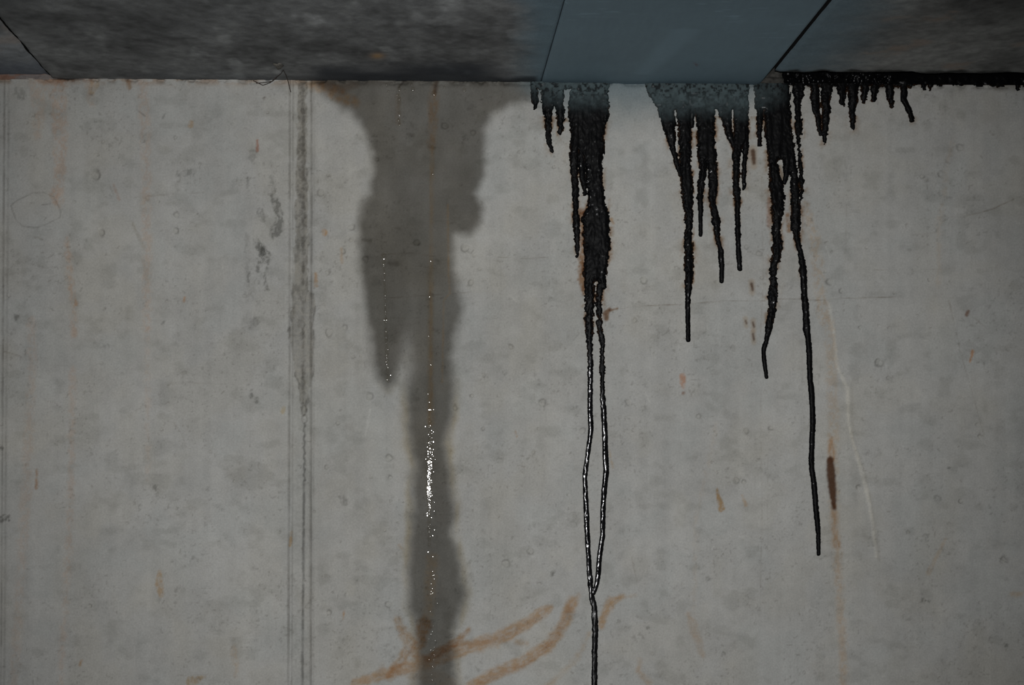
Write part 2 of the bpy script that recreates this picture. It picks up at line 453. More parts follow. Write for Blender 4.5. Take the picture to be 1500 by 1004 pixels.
# hairline cracks and scratches
CRK = (.58, .52, .47)
for pts, w, a in [([(893, 455), (930, 449), (1000, 446), (1060, 441), (1120, 441)], .7, .75), ([(1130, 438), (1170, 438), (1200, 440), (1240, 437), (1320, 435)], .7, .7),
                  ([(1386, 317), (1402, 319), (1430, 313), (1455, 306), (1485, 292)], .8, .7), ([(1340, 322), (1386, 317)], .4, .35), ([(730, 377), (765, 379), (805, 377)], .7, .45),
                  ([(560, 373), (600, 371), (640, 376)], .6, .5), ([(562, 376), (600, 388), (640, 394)], .6, .5), ([(565, 437), (640, 432), (690, 428)], .6, .5), ([(552, 467), (592, 466)], .6, .5),
                  ([(1390, 440), (1408, 520), (1428, 590), (1445, 650)], .6, .45), ([(1408, 452), (1432, 470), (1455, 490)], .5, .4), ([(1330, 345), (1370, 341)], .5, .4), ([(1280, 396), (1400, 394)], .5, .3),
                  ([(5, 515), (33, 523)], 1, .6), ([(185, 290), (260, 284), (300, 282)], .6, .4), ([(250, 561), (310, 561), (316, 566)], .5, .4), ([(400, 838), (418, 840)], 1, .6), ([(200, 160), (212, 170)], .8, .7),
                  ([(404, 440), (412, 448)], .7, .6), ([(919, 790), (937, 868)], .6, .35), ([(255, 620), (268, 640), (272, 655)], 1, .35), ([(1114, 560), (1116, 760), (1113, 900)], 1.1, .28), ([(1126, 600), (1124, 760)], .8, .22),
                  ([(1116, 260), (1118, 420), (1112, 520)], .9, .35), ([(1395, 215), (1362, 290)], .6, .25), ([(880, 480), (886, 455)], .5, .4), ([(1130, 700), (1080, 612)], .5, .0), ([(265, 990), (305, 988)], 1, .5), ([(100, 380), (60, 349), (40, 346)], .8, .3),
                  ([(1240, 300), (1238, 385)], .7, .3), ([(160, 270), (166, 285)], .6, .4)]:
    stroke([(p[0], p[1], w * .6) for p in pts], CRK, a, 1.0, 1.0, 14, .5, (12, 12), int(pts[0][0]) + 3, depth=-.0006 * (a > .5))
# small white scratches and the lime vein
stroke([(1214, 440, 2), (1222, 490, 2.5), (1226, 535, 2.5), (1236, 558, 2.5), (1242, 572, 2.6), (1243, 620, 2.2), (1250, 650, 2.4), (1262, 690, 3), (1272, 730, 3), (1279, 775, 2.6), (1284, 815, 2.2)],
       (1.24, 1.22, 1.18), .85, 1.6, 1, 8, .35, (5, 9), 41, depth=.0007)
stroke([(1248, 570, 1.5), (1249, 650, 1.5), (1266, 690, 1.5), (1277, 740, 1.5), (1288, 820, 2)], (.84, .82, .78), .5, 2.5, 1, 8)
for pts, a in [([(1210, 362, .7), (1216, 378, .8)], .8), ([(817, 763, .5), (818, 772, .6)], .7), ([(945, 840, .5), (947, 832, .6)], .7), ([(542, 600, 1.4), (535, 640, 1.2)], .5), ([(745, 432, .8), (760, 444, .8)], .5),
               ([(944, 573, .6), (952, 590, .6)], .7), ([(1043, 805, 1), (1046, 801, 1)], .6), ([(326, 390, 1), (327, 392, 1)], .8)]:
    stroke(pts, (1.25, 1.25, 1.24), a, 1.0)

# blow holes: named rims first, then a scatter of little ones
def pit(x, y, r, depth=.0022, ring=.5, sx=1.0):
    sl = win(x - r * 2, x + r * 2, y - r * 2, y + r * 2)
    px, py = PX[sl], PY[sl]
    d = np.hypot((px - x) / sx, py - y) * (1 + .6 * (vnoise(px / (r * .9), py / (r * .9), int(x) % 50) - .5)) / r
    D[sl] += -depth * (1 - sstep(.55, 1.0, d)) + depth * .22 * np.exp(-((d - 1.15) / .2) ** 2)
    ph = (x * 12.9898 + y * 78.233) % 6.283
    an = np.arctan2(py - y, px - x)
    cres = np.clip(.45 + .75 * np.cos(an - ph), 0, 1)  # rim shading put into the colour: dark crescent one side, light one opposite
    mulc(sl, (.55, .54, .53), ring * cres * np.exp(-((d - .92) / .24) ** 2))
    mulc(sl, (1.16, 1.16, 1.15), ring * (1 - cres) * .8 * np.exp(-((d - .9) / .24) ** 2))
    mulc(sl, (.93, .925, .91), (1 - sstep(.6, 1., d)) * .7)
for x, y, r in [(943, 411, 6), (690, 414, 5.5), (542, 581, 6), (682, 364, 6), (470, 283, 6), (1288, 532, 6.5), (920, 590, 5), (794, 592, 6.5), (1215, 413, 6), (853, 632, 5), (777, 808, 5), (740, 826, 6.5),
                (569, 886, 5.5), (572, 700, 4), (1023, 611, 4.5), (1093, 632, 4.5), (1078, 705, 6), (1090, 707, 3.5), (1130, 627, 4), (666, 598, 4.5), (482, 487, 7), (502, 368, 5), (515, 333, 5), (514, 352, 3.5), (480, 400, 4),
                (258, 315, 5), (257, 338, 4), (149, 341, 5.5), (140, 258, 7.5), (1406, 217, 5), (1351, 259, 3.5), (1377, 256, 3.5), (1232, 426, 3.5), (1258, 715, 4.5), (1407, 734, 3.5), (1435, 640, 3.5), (1470, 821, 6),
                (693, 195, 5), (652, 185, 5), (536, 380, 5), (610, 356, 5), (552, 234, 3.5), (748, 508, 4), (691, 580, 3), (708, 628, 3), (781, 663, 3), (569, 672, 6), (1111, 372, 4.5), (1116, 407, 3), (1093, 362, 4), (505, 480, 4), (930, 470, 4),
                (495, 620, 3), (478, 685, 3.5), (481, 898, 4), (460, 750, 3), (132, 888, 3), (257, 202, 3), (1260, 480, 3), (1330, 780, 3)]:
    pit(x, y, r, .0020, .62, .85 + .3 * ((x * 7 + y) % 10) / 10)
stroke([(686, 370, .6), (690, 371, .6), (694, 366, .6)], DARK, .8, 1)
stroke([(1464, 818, .8), (1476, 825, .6)], DARK, .7, 1)
prng = np.random.default_rng(5)
for k in range(330):
    x = prng.uniform(-30, 1530); y = prng.uniform(130, 1015)
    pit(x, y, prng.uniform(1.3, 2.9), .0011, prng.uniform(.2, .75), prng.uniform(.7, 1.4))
for k in range(120):
    x = prng.uniform(-30, 1530); y = prng.uniform(130, 1015); r = prng.uniform(.7, 1.3)
    stroke([(x, y, r), (x + prng.uniform(-4, 4), y + prng.uniform(-3, 4), r * .5)], (.52, .48, .45), prng.uniform(.3, .8), 1.1)

# wet patch: concrete soaked by the leak
DAMP = [(452, 100), (456, 124), (470, 136), (497, 153), (527, 178), (541, 210), (546, 250), (542, 282), (529, 302), (525, 330), (527, 380), (535, 440), (541, 490), (543, 530), (551, 553), (568, 569), (580, 561),
        (588, 538), (593, 548), (594, 590), (600, 640), (606, 680), (605, 730), (600, 780), (597, 815), (599, 860), (597, 890), (609, 915), (612, 960), (604, 1020), (598, 1300), (604, 1700), (596, 2200), (684, 2200), (672, 1700), (678, 1300), (672, 1020), (668, 960), (664, 925), (676, 900), (683, 868), (677, 830), (664, 785),
        (667, 740), (661, 695), (655, 650), (664, 610), (667, 565), (661, 525), (670, 485), (677, 450), (669, 405), (663, 372), (668, 347), (688, 342), (705, 325), (706, 304), (696, 284), (712, 258), (713, 215), (711, 190), (721, 170), (745, 154), (775, 147), (800, 136), (803, 100)]
sl_d = win(440, 815, 90, 2210)
px, py = PX[sl_d], PY[sl_d]
dsd = poly_sd(px, py, DAMP) + (fbm(px / 24, py / 24, 4, 51) - .5) * 11
soft = np.interp(py, [110, 250, 330, 600, 800, 1000], [11, 9, 10, 13, 11, 12])
dm = 1 - sstep(-1, 1, dsd / soft)
DAMPMASK = np.zeros((NZ, NX)); DAMPMASK[sl_d] = dm
# lighter lens between the two tongues, and slow variation of wetness
dry = np.exp(-(((px - 597) / 12) ** 2 + ((py - 530) / 38) ** 2)) * .5
dm2 = dm * (1 - dry) * (.93 + .26 * (fbm(px / 40, py / 90, 3, 52) - .5))
mulc(sl_d, (.285, .272, .250), dm2)
# brown tide lines on the drying edge
tide = np.exp(-((dsd - 3) / 6) ** 2) * sstep(540, 600, py)
mulc(sl_d, (.95, .86, .70), tide * .75 * (fbm(px / 9, py / 30, 2, 53)) * 1.4)
ROUGH[sl_d] = ROUGH[sl_d] - .06 * dm
# rust inside the wet patch
stroke([(458, 122, 8), (478, 128, 9), (500, 142, 9), (520, 150, 6)], (1.15, .86, .62), .75, 6, 3, 9, .5, (6, 6), 55)
stroke([(470, 122, 6), (500, 130, 7), (520, 124, 5)], (.60, .46, .38), .6, 5, 2, 7)
stroke([(636, 124, 4), (635, 138, 7), (634, 200, 6), (632, 215, 5)], (1.05, .82, .64), .8, 4, 2, 8, .5, (4, 8), 56)
stroke([(633, 215, 3), (632, 330, 2.5), (631, 560, 3), (631, 620, 5)], (1.1, .90, .68), .7, 3, 1.5, 8, .4, (4, 14), 57)
stroke([(656, 300, 1.5), (657, 400, 1.2), (659, 430, 1.2), (650, 440, 1), (648, 560, 1.2)], (1.25, .98, .72), .6, 1.5, 1, 5, .3, (3, 8), 58)
stroke([(582, 140, 3), (583, 180, 4)], (.9, .80, .72), .6, 3, 2, 5, .5)
stroke([(563, 378, 2.2), (565, 470, 2.2), (568, 555, 4)], (.88, .88, .86), .6, 2.4, .6, 6)
stroke([(629, 395, 4), (630, 600, 5)], (.86, .80, .72), .6, 4, 1, 8)
stroke([(633, 820, 9), (628, 900, 7)], (1.15, .95, .74), .6, 5, 2, 8, .4)
stroke([(640, 118, 3.5), (638, 128, 3), (637, 137, 2)], (.40, .32, .27), .8, 2.5, 1.2, 4); stroke([(592, 118, 1.5), (584, 128, 1.2)], (.4, .36, .34), .8, 1.5)
for x, y, r in [(632, 216, 4), (601, 197, 4), (537, 352, 5), (575, 386, 6), (609, 357, 4), (583, 335, 3), (640, 381, 2.5)]:
    stroke([(x - r, y - 1, r * .4), (x + r, y + 1, r * .6)], (.62, .60, .57), .7, 2.2, 1.5, 3)
# finger-wiped rust mud at the foot of the picture
SMEAR = [([(808, 890, 3), (795, 897, 8), (765, 918, 9), (725, 938, 11), (680, 950, 11), (630, 968, 10), (580, 983, 9), (520, 1002, 6)], .80, (.86, .60, .40)),
         ([(848, 872, 3), (838, 884, 9), (828, 912, 9), (805, 945, 9), (770, 968, 8), (730, 985, 9), (690, 1006, 8)], .85, (.86, .60, .40)),
         ([(912, 874, 2), (895, 882, 7), (886, 900, 6), (880, 918, 4)], .85, (.88, .60, .38)), ([(582, 908, 5), (592, 930, 7), (602, 940, 8), (590, 965, 7), (572, 990, 7)], .75, (.80, .56, .37)),
         ([(622, 914, 11), (617, 935, 9), (608, 958, 6)], .9, (.78, .52, .33)), ([(686, 923, 3), (672, 938, 5), (645, 955, 6), (625, 966, 5)], .85, (.76, .50, .32)),
         ([(864, 928, 3), (845, 965, 3.5), (815, 995, 4), (790, 1015, 4)], .45, (.9, .68, .48)), ([(756, 941, 3), (770, 944, 3)], .7, (.78, .56, .38)),
         ([(1008, 900, 3), (1014, 915, 6), (1022, 938, 5), (1030, 962, 2.5)], .55, (.92, .70, .52)), ([(937, 968, 2), (935, 985, 3), (950, 1000, 5)], .6, (.9, .66, .46)),
         ([(930, 873, 1), (915, 875, 1.5)], .6, (.9, .66, .45)), ([(600, 985, 9), (640, 992, 12), (660, 1002, 9)], .35, (.86, .66, .48)), ([(560, 975, 3), (556, 982, 2)], .5, (.85, .6, .4)),
         ([(670, 950, 4), (740, 934, 4), (790, 905, 3)], .45, (.82, .6, .42)), ([(702, 1000, 4), (770, 975, 4), (815, 935, 3), (835, 890, 3)], .45, (.80, .56, .38))]
SMEARMASK = np.zeros((NZ, NX))
for i, (pts, a, c) in enumerate(SMEAR):
    r = stroke(pts, [v_ ** .95 for v_ in c], a * .86, 3.8, 3.0, 7, .4, 'along', 70 + i, depth=.0003)
    if r is not None and pts[0][0] < 925:
        SMEARMASK[r[0]] = np.maximum(SMEARMASK[r[0]], r[1])
# brown splash at the crack beside the tar
stroke([(893, 453, 2), (888, 460, 4), (889, 468, 2.5)], (.48, .30, .20), .95, 1.8, 1.5, 3); stroke([(893, 455, 2), (905, 452, 1.2)], (.6, .42, .3), .9, 1.5, 1, 3)
# dirty crumbling top edge of the wall
top = sstep(ZTOP - .016, ZTOP - .001, Z2) * sstep(.35, .6, fbm(PX / 16, PY / 7, 3, 80))
mulc((slice(None), slice(None)), (.82, .66, .55), top * .85 * (PX < 470)); mulc((slice(None), slice(None)), (.5, .46, .43), top * .7 * (PX >= 470))
D += -0.006 * sstep(ZTOP - .010, ZTOP, Z2) * sstep(.42, .7, fbm(PX / 12, PY / 12, 3, 81))
stroke([(60, 112, 10), (100, 118, 8), (130, 116, 4)], (.85, .70, .62), .7, 4, 4, 7, .5)
stroke([(70, 111, 1.6), (80, 113.5, 2.2), (95, 115, 1.6), (122, 116, .5)], (.10, .09, .09), .95, 1.3, .8, 5, depth=-.003)
# overspray of the blue-green paint
ov = sstep(730, 800, PX) * (1 - sstep(1085, 1150, PX)) * (1 - sstep(118, np.interp(PX, [740, 850, 960, 1060, 1150], [140, 215, 205, 195, 165]), PY + 16 * (fbm(PX / 20, PY / 20, 3, 83) - .5)))
sl = win(700, 1180, 95, 240)
mixc(sl, wc(84, 96, 100), ov[sl] * .85)

# tar runs: (y, left edge, right edge) down each run, in drawing units
RUNS = {
 'A': [('painted_crust', 1, [(112, 777, 893), (124, 777, 893), (131, 777, 893)]),
       ('drip', 1, [(124, 777, 789), (135, 777, 788), (150, 779, 788), (157, 781, 786)]),
       ('drip', 1, [(124, 793, 812), (150, 793, 813), (160, 795, 811), (170, 797, 809), (200, 800, 807), (212, 802, 808), (221, 806, 810)]),
       ('drip', 1, [(124, 808, 826), (150, 811, 826), (165, 814, 827), (175, 816, 826), (190, 817, 825), (196, 818, 823)]),
       ('run', 1.2, [(118, 836, 893), (135, 837, 892), (145, 833, 893), (163, 832, 892), (175, 832, 890), (185, 835, 886), (201, 836, 885), (215, 838, 886), (224, 850, 886), (236, 856, 882), (250, 858, 883), (265, 858, 882), (285, 860, 886),
                   (304, 861, 888), (318, 852, 894), (340, 853, 893), (357, 855, 895), (387, 855, 891), (405, 854, 889), (412, 856, 886)]),
       ('drip', .7, [(200, 836, 852), (227, 834, 848), (250, 835, 846), (280, 838, 848), (305, 839, 848), (330, 839, 850), (345, 841, 849), (365, 843, 849), (376, 843.5, 848)]),
       ('drip', .7, [(215, 846, 857), (240, 847, 856), (262, 849, 858), (283, 854, 861)]),
       ('drip', .7, [(395, 868, 889), (420, 879, 888)]),
       ('tail', .5, [(405, 855, 873, 1.2), (435, 857, 870, 1.2), (459, 857, 869, 1.2), (489, 858, 869, 1.1), (503, 859.5, 867.5, .9), (526, 861, 869, .6), (565, 861, 868.5, .3), (603, 860.5, 868, .2), (627, 862, 870, .2), (647, 860, 867, .2), (676, 856, 863, .2), (699, 853, 860, .2), (733, 854.5, 862, .2),
                   (766, 855.5, 863.5, .2), (806, 858, 865, .2), (840, 860, 867.5, .3), (866, 862, 869.5, .3), (874, 862.5, 871, .3), (892, 866.5, 875, .3), (924, 867.5, 876.5, .3), (950, 867, 875.5, .3), (1004, 866.5, 875, .3), (1150, 866, 874, .3), (1300, 864, 871, .3)]),
       ('tail', .5, [(412, 875, 884, 1), (447, 873, 882, 1.1), (468, 875, 881, 1.1), (480, 874, 882, 1), (500, 879, 886, .9), (518, 879, 885, .8), (539, 878.5, 886, .9), (567, 878.5, 886, .7), (596, 880, 888, .25), (634, 882, 890, .2), (668, 882.5, 891, .2), (691, 884, 892.5, .2), (720, 881, 889, .2),
                   (746, 879.5, 887, .2), (787, 879, 886.5, .2), (814, 874.5, 882, .2), (840, 873, 880.5, .2), (858, 870.5, 877.5, .2), (869, 866, 873, .2)])],
 'B': [('painted_crust', 1, [(112, 944, 1097), (124, 945, 1097), (135, 948, 1097), (145, 953, 1097), (156, 961, 1097), (161, 964, 1096)]),
       ('drip', .8, [(156, 962, 985), (174, 967, 990), (192, 972, 989.5), (216, 981, 990), (240, 988, 995), (258, 994, 1000)]),
       ('drip', 1.1, [(160, 990, 1014), (175, 991, 1013), (186, 992.5, 1013), (220, 994, 1013), (250, 995, 1013), (268, 996, 1016), (290, 999, 1016), (310, 1002, 1016), (335, 1005, 1013), (350, 1002.5, 1014), (365, 1002, 1015), (402, 1003, 1016), (412, 1003, 1015), (425, 1004, 1013, .5), (445, 1003.5, 1011, .3), (470, 1004.5, 1011, .3), (498, 1005, 1011.5, .2)]),
       ('drip', .5, [(158, 1008, 1018), (185, 1010, 1017)]),
       ('drip', 1, [(158, 1016, 1049), (180, 1020, 1047), (220, 1022, 1048), (238, 1023, 1049)]),
       ('drip', .9, [(232, 1022, 1036), (254, 1025, 1035), (268, 1022, 1033), (290, 1020, 1030), (300, 1022, 1030, .5), (320, 1023.5, 1029.5, .3), (344, 1023.5, 1029, .2)]),
       ('drip', .9, [(232, 1035, 1050), (254, 1037, 1051), (276, 1038, 1052), (296, 1038, 1048), (310, 1041, 1052), (324, 1043, 1055), (346, 1047.5, 1054), (368, 1052, 1060, .5), (396, 1054, 1061, .3), (412, 1054, 1060, .2)]),
       ('drip', .8, [(158, 1050, 1073), (172, 1054, 1072), (185, 1059, 1072), (200, 1064, 1074), (214, 1071, 1080)]),
       ('drip', .9, [(158, 1074, 1097), (190, 1075, 1097), (205, 1074, 1097), (216, 1072, 1087), (232, 1073, 1084), (254, 1073, 1084), (282, 1073, 1084), (296, 1076, 1085), (318, 1076.5, 1084, .6), (340, 1077, 1085, .6), (365, 1078, 1085.5, .4), (394, 1080, 1087, .3)]),
       ('drip', .6, [(198, 1086, 1097), (215, 1088, 1097), (240, 1087, 1094), (258, 1086, 1093), (275, 1087, 1093)])],
 'C': [('painted_crust', 1, [(112, 1104, 1156), (124, 1104, 1156), (145, 1105, 1158), (162, 1107, 1158)]),
       ('drip', .8, [(158, 1107, 1119), (180, 1109, 1119), (195, 1109, 1116), (213, 1110, 1116)]),
       ('run', 1.1, [(158, 1117, 1158), (180, 1119, 1160), (200, 1120, 1162), (220, 1124, 1163), (234, 1125, 1165)]),
       ('drip', 1.2, [(226, 1125, 1142), (246, 1125, 1140), (270, 1127, 1146), (288, 1128, 1149), (310, 1130, 1148), (329, 1130, 1143), (350, 1131, 1146), (367, 1131, 1146), (393, 1128, 1138), (418, 1127, 1138), (444, 1125, 1138), (470, 1122, 1135), (480, 1122, 1132, .8), (492, 1121, 1128, .4), (514, 1115, 1121.5, .2), (533, 1117, 1123, .2), (553, 1120.5, 1125.5, .2)]),
       ('drip', .8, [(226, 1146, 1163), (246, 1146, 1158), (262, 1147, 1154), (268, 1148, 1152)]),
       ('drip', 1.0, [(226, 1152, 1165), (250, 1156, 1168), (275, 1159, 1171), (297, 1158, 1173), (329, 1158.5, 1173), (340, 1161, 1172), (352, 1163, 1172, .8), (374, 1170, 1178, .5), (396, 1171, 1182, .7), (418, 1173, 1182, .4), (441, 1174, 1184, .5), (463, 1176.5, 1185, .4), (482, 1176, 1188, .4), (492, 1179, 1187, .4), (511, 1181, 1189.5, .3),
                   (559, 1182.5, 1190.5, .3), (568, 1184, 1193, .2), (616, 1186.5, 1195, .2), (657, 1185, 1193, .2), (683, 1184.5, 1193, .3), (711, 1188.5, 1196.5, .2), (750, 1191.5, 1200, .3), (785, 1195.5, 1202.5, .3), (812, 1196.5, 1201.5, .3)]),
       ('drip', 1.2, [(112, 1161, 1180), (140, 1162, 1177), (155, 1164, 1172), (180, 1164, 1175), (205, 1167, 1173), (230, 1169, 1174), (255, 1171, 1177), (275, 1172, 1178), (292, 1170, 1175)])],
 'D': [('tar_band', 1.3, [(112, 1184, 1340), (125, 1184, 1338), (127.5, 1184, 1334)]),
       ('tar_band', 1.0, [(112, 1330, 1700), (122, 1330, 1700), (123.5, 1332, 1700)]),
       ('drip', .9, [(120, 1186, 1200), (150, 1188, 1200.5), (168, 1192, 1202), (185, 1196, 1203), (197, 1200, 1205)]),
       ('drip', .9, [(120, 1202, 1220), (150, 1203, 1217), (168, 1204, 1217), (185, 1204, 1214), (198, 1204, 1212), (211, 1205, 1210)]),
       ('drip', 1.2, [(120, 1222, 1241), (140, 1229, 1240), (152, 1230, 1236)]),
       ('drip', .9, [(120, 1241, 1258), (145, 1242, 1257), (158, 1244, 1252), (180, 1245.5, 1253), (187, 1246.5, 1252.5)]),
       ('drip', 1.1, [(120, 1259, 1275), (140, 1261, 1271), (149, 1263, 1269)]),
       ('drip', 1.1, [(120, 1275, 1293), (138, 1276, 1284), (146, 1276.5, 1282.5)]),
       ('drip', .9, [(120, 1296, 1310), (145, 1299, 1309), (155, 1303, 1310)]),
       ('drip', .6, [(120, 1318, 1329), (148, 1320, 1329), (158, 1326, 1334), (170, 1331, 1339), (176, 1333, 1340)]),
       ('drip', 1, [(120, 1349, 1358), (130, 1351, 1356)]), ('drip', 1, [(120, 1359, 1368), (130, 1361, 1365)]),
       ('drip', 1, [(120, 1458, 1468), (126, 1460, 1466)]), ('drip', 1, [(120, 1485, 1495), (131, 1488, 1493)])],
}

def run_sd(px, py, rows):
    r = [(a[0], a[1], a[2]) for a in rows]
    if r[0][0] > 150 and r[0][0] < 430:                # let a run start well inside the mass it leaves
        r = [(r[0][0] - 16, r[0][1], r[0][2])] + r
    ys = [a[0] for a in r]
    yd = np.arange(ys[0], ys[-1] + 1, 1.0)
    kk = np.exp(-(np.arange(-9, 10) / (4.0 if len(rows) < 16 else 7.0)) ** 2); kk /= kk.sum()
    sm_ = lambda v_: np.convolve(np.pad(np.interp(yd, ys, v_), 9, mode='reflect', reflect_type='odd') if len(yd) > 10 else np.pad(np.interp(yd, ys, v_), 9, mode='edge'), kk, 'valid')
    c = np.interp(py, yd, sm_([(a[1] + a[2]) / 2 for a in r]))
    h = np.interp(py, yd, np.maximum(sm_([(a[2] - a[1]) / 2 for a in r]), 1.0))
    body = np.maximum(np.abs(px - c) - h, np.maximum(ys[0] - py, py - ys[-1]))
    ce = (r[-1][1] + r[-1][2]) / 2; he = (r[-1][2] - r[-1][1]) / 2
    if he < 9:
        body = np.minimum(body, np.hypot(px - ce, py - ys[-1]) - he)
    return body, np.clip(h, 1, 7), np.clip((px - c) / h, -1, 1)

def tar_field(px, py, runs):
    best = np.full(px.shape, 1e9); own = np.zeros(px.shape, int); thick = np.zeros(px.shape); crumb = np.zeros(px.shape)
    skew = np.zeros(px.shape)
    for i, (nm, cr, rows) in enumerate(runs):
        d, h, u = run_sd(px, py, rows)
        m = d < best
        skew = np.where(m, u, skew)
        best = np.where(m, d, best); own = np.where(m, i, own); thick = np.where(m, h, thick)
        cw = np.interp(py, [r[0] for r in rows], [r[3] if len(r) > 3 else cr for r in rows])
        crumb = np.where(m, cw, crumb)
    n = (fbm(px / 6.5, py / 6.5, 3, 101, .6) - .5) * 5.2 + (vnoise(px / 2.1, py / 2.1, 103) - .5) * 2.4
    return best + n * crumb, own, thick, crumb, skew

# brown bleeding in the concrete along the tar edges
for key in RUNS:
    rws = [r for _, _, rr in RUNS[key] for r in rr]
    sl = win(min(r[1] for r in rws) - 14, max(r[2] for r in rws) + 14, 118, min(1040, max(r[0] for r in rws) + 10))
    px, py = PX[sl], PY[sl]
    d, _, _, cr, _ = tar_field(px, py, RUNS[key])
    n = fbm(px / 9, py / 14, 3, 107)
    k = sstep(.45, .70, n) * (py < 480) * (py > 170) * sstep(.45, .8, cr)
    mulc(sl, (.80, .62, .46), np.exp(-np.clip(d, 0, 99) / 3.2) * (.10 + k) * sstep(.3, .7, cr) * (py > 165))
    mulc(sl, (.42, .27, .18), np.exp(-np.clip(d, 0, 99) / 2.0) * k)
stroke([(852, 310, 4), (853, 360, 3.5), (852, 410, 5), (856, 430, 3)], (.62, .40, .26), .9, 3, 2, 5, .4); stroke([(895, 322, 3), (899, 328, 1)], (.8, .55, .35), .8, 2, 1, 3); stroke([(884, 255, 3), (884, 275, 3)], (.72, .55, .40), .7, 3, 1, 4)
stroke([(1154, 315, 3), (1157, 338, 4)], (.7, .48, .34), .8, 2.5, 2, 4, .4); stroke([(1126, 290, 2), (1126, 330, 3)], (.75, .5, .4), .7, 2.5, 2, 4); stroke([(1142, 245, 3), (1148, 262, 3)], (.55, .44, .33), .8, 3, 1, 4)

# wall mesh, with the hacked strip, the wet patch and the rust mud as faces of their own
VY = -D
gz, gx = np.gradient(VY, GZ, GX)
NRM = np.stack([gx, -np.ones_like(gx), gz], -1); NRM /= np.linalg.norm(NRM, axis=-1, keepdims=True)
V = np.stack([X2, VY, Z2], -1).reshape(-1, 3)
NRMf = NRM.reshape(-1, 3)
COLA = np.concatenate([np.clip(C, .004, .95), ROUGH[..., None]], -1).reshape(-1, 4)
idx = np.arange(NZ * NX).reshape(NZ, NX)
F = np.stack([idx[:-1, :-1], idx[:-1, 1:], idx[1:, 1:], idx[1:, :-1]], -1).reshape(-1, 4)
lab = np.zeros((NZ, NX), int)
sl = win(415, 470, 105, 625)
lab[sl] = np.where(joint_sd(PX[sl], PY[sl]) < 0.6, 1, 0)
lab[DAMPMASK > .45] = 2
lab[SMEARMASK > .5] = 3
labf = lab[:-1, :-1].ravel()

def wall_piece(name, k, parent=None, box=False, **props):
    ids, f = submesh(V, F, labf == k)
    vv, nn, cc = V[ids], NRMf[ids], COLA[ids]
    if box:                                        # give the wall its thickness: rim to the back, and the back face
        rim = np.concatenate([idx[0, :], idx[1:, -1], idx[-1, -2::-1], idx[-2:0:-1, 0]])
        rim = rim[np.isin(rim, ids)]
        base_n = len(vv)
        loc = np.searchsorted(ids, rim)
        f1 = vv[loc].copy(); b1 = f1.copy(); b1[:, 1] = 0.32
        cen = np.array([0.1, 0, ZTOP / 2])
        out = f1 - cen; out[:, 1] = 0
        isx = (np.abs(f1[:, 0] - GX[0]) < 1e-6) | (np.abs(f1[:, 0] - GX[-1]) < 1e-6)
        nr = np.where(isx[:, None], np.stack([np.sign(out[:, 0]), 0 * out[:, 0], 0 * out[:, 0]], -1), np.stack([0 * out[:, 0], 0 * out[:, 0], np.sign(out[:, 2])], -1))
        n = len(rim)
        a = base_n + np.arange(n); b = np.roll(a, -1); c2 = b + n; d2 = a + n
        # rim order runs counter-clockwise seen from the room
        f = np.concatenate([f, np.stack([a, d2, c2, b], -1)])
        vv = np.concatenate([vv, f1, b1]); nn = np.concatenate([nn, nr, nr]); cc = np.concatenate([cc, cc[loc], cc[loc]])
        q = len(vv)
        vv = np.concatenate([vv, [[GX[0], .32, 0], [GX[-1], .32, 0], [GX[-1], .32, ZTOP], [GX[0], .32, ZTOP]]])
        nn = np.concatenate([nn, [[0, 1, 0]] * 4]); cc = np.concatenate([cc, [cc[0]] * 4])
        f = np.concatenate([f, [[q, q + 3, q + 2, q + 1]]])
    me = mesh_np(name, vv, f, M_WALL, {'col': cc}, nn)
    return link(name, me, parent, **props)

wall = wall_piece('wall_back', 0, None, True, kind='structure', label='grey cast concrete wall with streaks, blow holes and hairline cracks')
wall_piece('joint_filling', 1, wall, label='rough hacked mortar strip in the vertical joint')
wall_piece('damp_stain', 2, wall, label='dark wet water stain running down the concrete')
wall_piece('rust_smear', 3, wall, label='rusty brown wiped mud smears')

# ------------------------------------------------------------------ ceiling slabs
KC = KW * 0.235                                    # slabs are lit at a grazing angle
def cc_(r, g, b):
    return lin((r, g, b)) / KC

ceiling = link('ceiling', None, None, kind='structure', label='ceiling of concrete slabs, one of them painted blue-green')
ceiling.location = (0, 0, ZTOP)

